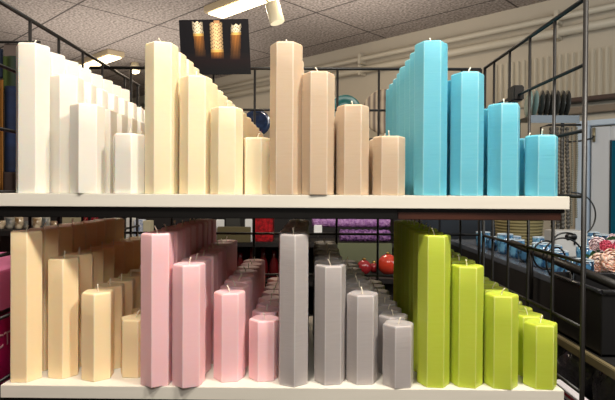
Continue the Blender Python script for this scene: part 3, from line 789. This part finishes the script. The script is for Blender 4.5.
# pink boxes
e = empty('magenta_box', (-.80, 1.10, .90)); tag(e, 'deep magenta box with pale lettering at the left edge', 'box')
bzt = on_x(4, 315, -.622).z - .90
MB().box(-.18, .178, -.22, .3, 0, bzt, .002).build('carton', plain('magenta_card', 168, 22, 84, rough=.4), e)
tcu = bpy.data.curves.new('lettering', 'FONT'); tcu.body = 'HICT'; tcu.size = .040; tcu.extrude = .0004; tcu.align_x = 'RIGHT'
tcu.materials.append(plain('pale_lettering', 214, 176, 176))
tf = bpy.data.objects.new('lettering_source', tcu); tme = bpy.data.meshes.new_from_object(tf); bpy.data.objects.remove(tf)
to = bpy.data.objects.new('lettering', tme); COL.objects.link(to); to.parent = e
tp = on_x(10.5, 343, -.622)
to.rotation_euler = (R(90), 0, R(90)); to.location = (.1785, tp.y - 1.10, tp.z - .90)
e2 = empty('pink_box', (-.80, 1.12, .90 + bzt + .001)); tag(e2, 'light pink box lying on the magenta box at the left edge', 'box')
MB().box(-.17, .172, -.2, .25, 0, .088, .002).build('carton', plain('light_pink_card', 240, 128, 176, rough=.45), e2)
MB().box(-.16, .176, -.21, .26, .0, .008, .001).build('lid_edge', plain('dark_edge', 40, 14, 22), e2)
e = empty('box_table', (-.80, 1.10, 0)); tag(e, 'dark low table carrying the pink boxes at left', 'table')
MB().box(-.2, .19, -.3, .35, .87, .8995, .002).build('table_top', plain('dark_table', 50, 44, 40, rough=.3), e)
for sx in (-.18, .15):
    for sy in (-.28, .3): MB().box(sx, sx + .03, sy, sy + .03, 0, .87).build('leg', DK, e)
# hanging cloths at far left
YH = 2.2
e = empty('cloth_partition', (0, 0, 0)); tag(e, 'grey partition at the far left with dyed cloths hung on it', 'partition')
a, b = at(7, 44, YH + .06), at(44, 44, YH + .06)
B(a.x, b.x, YH + .04, YH + .07, 0, a.z - .005).build('panel', plain('grey_partition', 122, 108, 100, rough=.7), e)
MB().tube([(a.x - .25, YH + .03, a.z), (b.x, YH + .03, a.z)], .006, 8).build('top_rail', BLACK, e)
def cloth(px0, px1, py0, py1, y, m, lab, ph):
    a, b = at(px0, py0, y), at(px1, py1, y); bm = bmesh.new(); g = []
    for j in range(13):
        g.append([bm.verts.new((a.x + (b.x - a.x) * i / 24, y + .006 * math.sin(i * .9 + ph) * (1 + .3 * math.sin(j * .4)), a.z + (b.z - a.z) * j / 12)) for i in range(25)])
    for j in range(12):
        for i in range(24):
            f = bm.faces.new((g[j][i], g[j][i + 1], g[j + 1][i + 1], g[j + 1][i])); f.smooth = True
    me = bpy.data.meshes.new('hanging_cloth'); bm.to_mesh(me); bm.free(); me.materials.append(m); o = bpy.data.objects.new('hanging_cloth', me); COL.objects.link(o)
    s_ = o.modifiers.new('thick', 'SOLIDIFY'); s_.thickness = .002; tag(o, lab, 'cloth', 'hanging cloths at the far left')
gm = plain('green_blue_dye', 96, 118, 48, rough=.8)
nt = gm.node_tree; tc = nt.nodes['Texture Coordinate']; sp = nt.nodes.new('ShaderNodeSeparateXYZ'); nt.links.new(tc.outputs['Object'], sp.inputs[0])
mr = nt.nodes.new('ShaderNodeMapRange'); xa_, xb_ = at(6, 60, YH).x, at(19, 60, YH).x; mr.inputs[1].default_value = xa_; mr.inputs[2].default_value = xb_
nt.links.new(sp.outputs[0], mr.inputs[0]); rp = nt.nodes.new('ShaderNodeValToRGB'); rp.color_ramp.elements[0].color = srgb(62, 78, 28); rp.color_ramp.elements[1].color = srgb(14, 32, 48)
nt.links.new(mr.outputs[0], rp.inputs[0]); nt.links.new(rp.outputs[0], nt.nodes['Principled BSDF'].inputs['Base Color'])
cloth(3, 44, 56, 90, YH, gm, 'green cloth fading to blue, hung highest on the partition', 0)
cloth(-12, 3.4, 49, 78, YH + .01, plain('slate_blue_cloth', 20, 32, 54, rough=.8), 'slate blue cloth at the upper left corner', 1)
cloth(4.3, 44, 86, 176, YH - .03, plain('navy_cloth', 10, 16, 38, rough=.8, noise=((3, 3, 9), srgb(20, 46, 90), .2)), 'navy blue cloth beside the tall white candle', 2)
cloth(-12, 3.6, 80, 190, YH - .05, plain('ochre_cloth', 140, 90, 26, rough=.8), 'ochre yellow cloth at the left edge', 3)
cloth(4.3, 44, 172, 200, YH - .05, plain('brown_cloth', 44, 26, 20, rough=.8), 'dark brown cloth below the navy one', 4)

# ------------------------------------------------------------------ light
def area(name, loc, target, size, energy, col, sy=None):
    a = bpy.data.lights.new(name, 'AREA'); a.energy = energy; a.color = col; a.size = size
    if sy: a.shape = 'RECTANGLE'; a.size_y = sy
    o = bpy.data.objects.new(name, a); COL.objects.link(o); o.location = loc
    o.rotation_euler = (Vector(target) - Vector(loc)).to_track_quat('-Z', 'Y').to_euler(); return o
area('spot_over_rack', (.75, .42, 2.5), (.3, .95, 1.1), .16, 25, (1, .93, .82))
area('spot_over_rack_left', (-.18, .40, 2.5), (-.2, .95, 1.1), .16, 17, (1, .93, .82))
area('shop_light', (.3, -.6, 2.5), (0, .95, 1.1), 1.0, 24, (1, .95, .88))
area('shop_light_right', (1.6, .9, 2.55), (1.3, 2.3, 1.0), .8, 5, (1, .95, .88))
area('daylight_window', (2.1, 1.2, 1.9), (1.8, 3.3, 1.2), .8, 12, (.78, .9, 1))
area('ceiling_fill', (-1.6, 1.9, 1.95), (-1.6, 1.95, 2.6), 1.6, 19, (1, .93, .86))  # these four are unseen fill lights added to brighten the ceiling
area('ceiling_fill_right', (.7, 1.6, 1.95), (.7, 1.65, 2.6), 1.2, 14, (1, .93, .86))
area('ceiling_fill_side', (.2, 3.3, 1.95), (.2, 3.35, 2.6), 1.0, 9, (1, .93, .86))
area('ceiling_fill_rear', (-1.6, 4.4, 1.95), (-1.6, 4.45, 2.6), 1.6, 17, (1, .93, .86))
w = bpy.data.worlds.new('world'); sc.world = w; w.use_nodes = True
w.node_tree.nodes['Background'].inputs[0].default_value = (1, .9, .8, 1); w.node_tree.nodes['Background'].inputs[1].default_value = .09
sc.view_settings.view_transform = 'Standard'; sc.view_settings.look = 'None'; sc.view_settings.gamma = 1; sc.view_settings.use_curve_mapping = False
sc.view_settings.exposure = 0
sc.cycles.max_bounces = 10; sc.cycles.diffuse_bounces = 5
sc.cycles.use_denoising = True
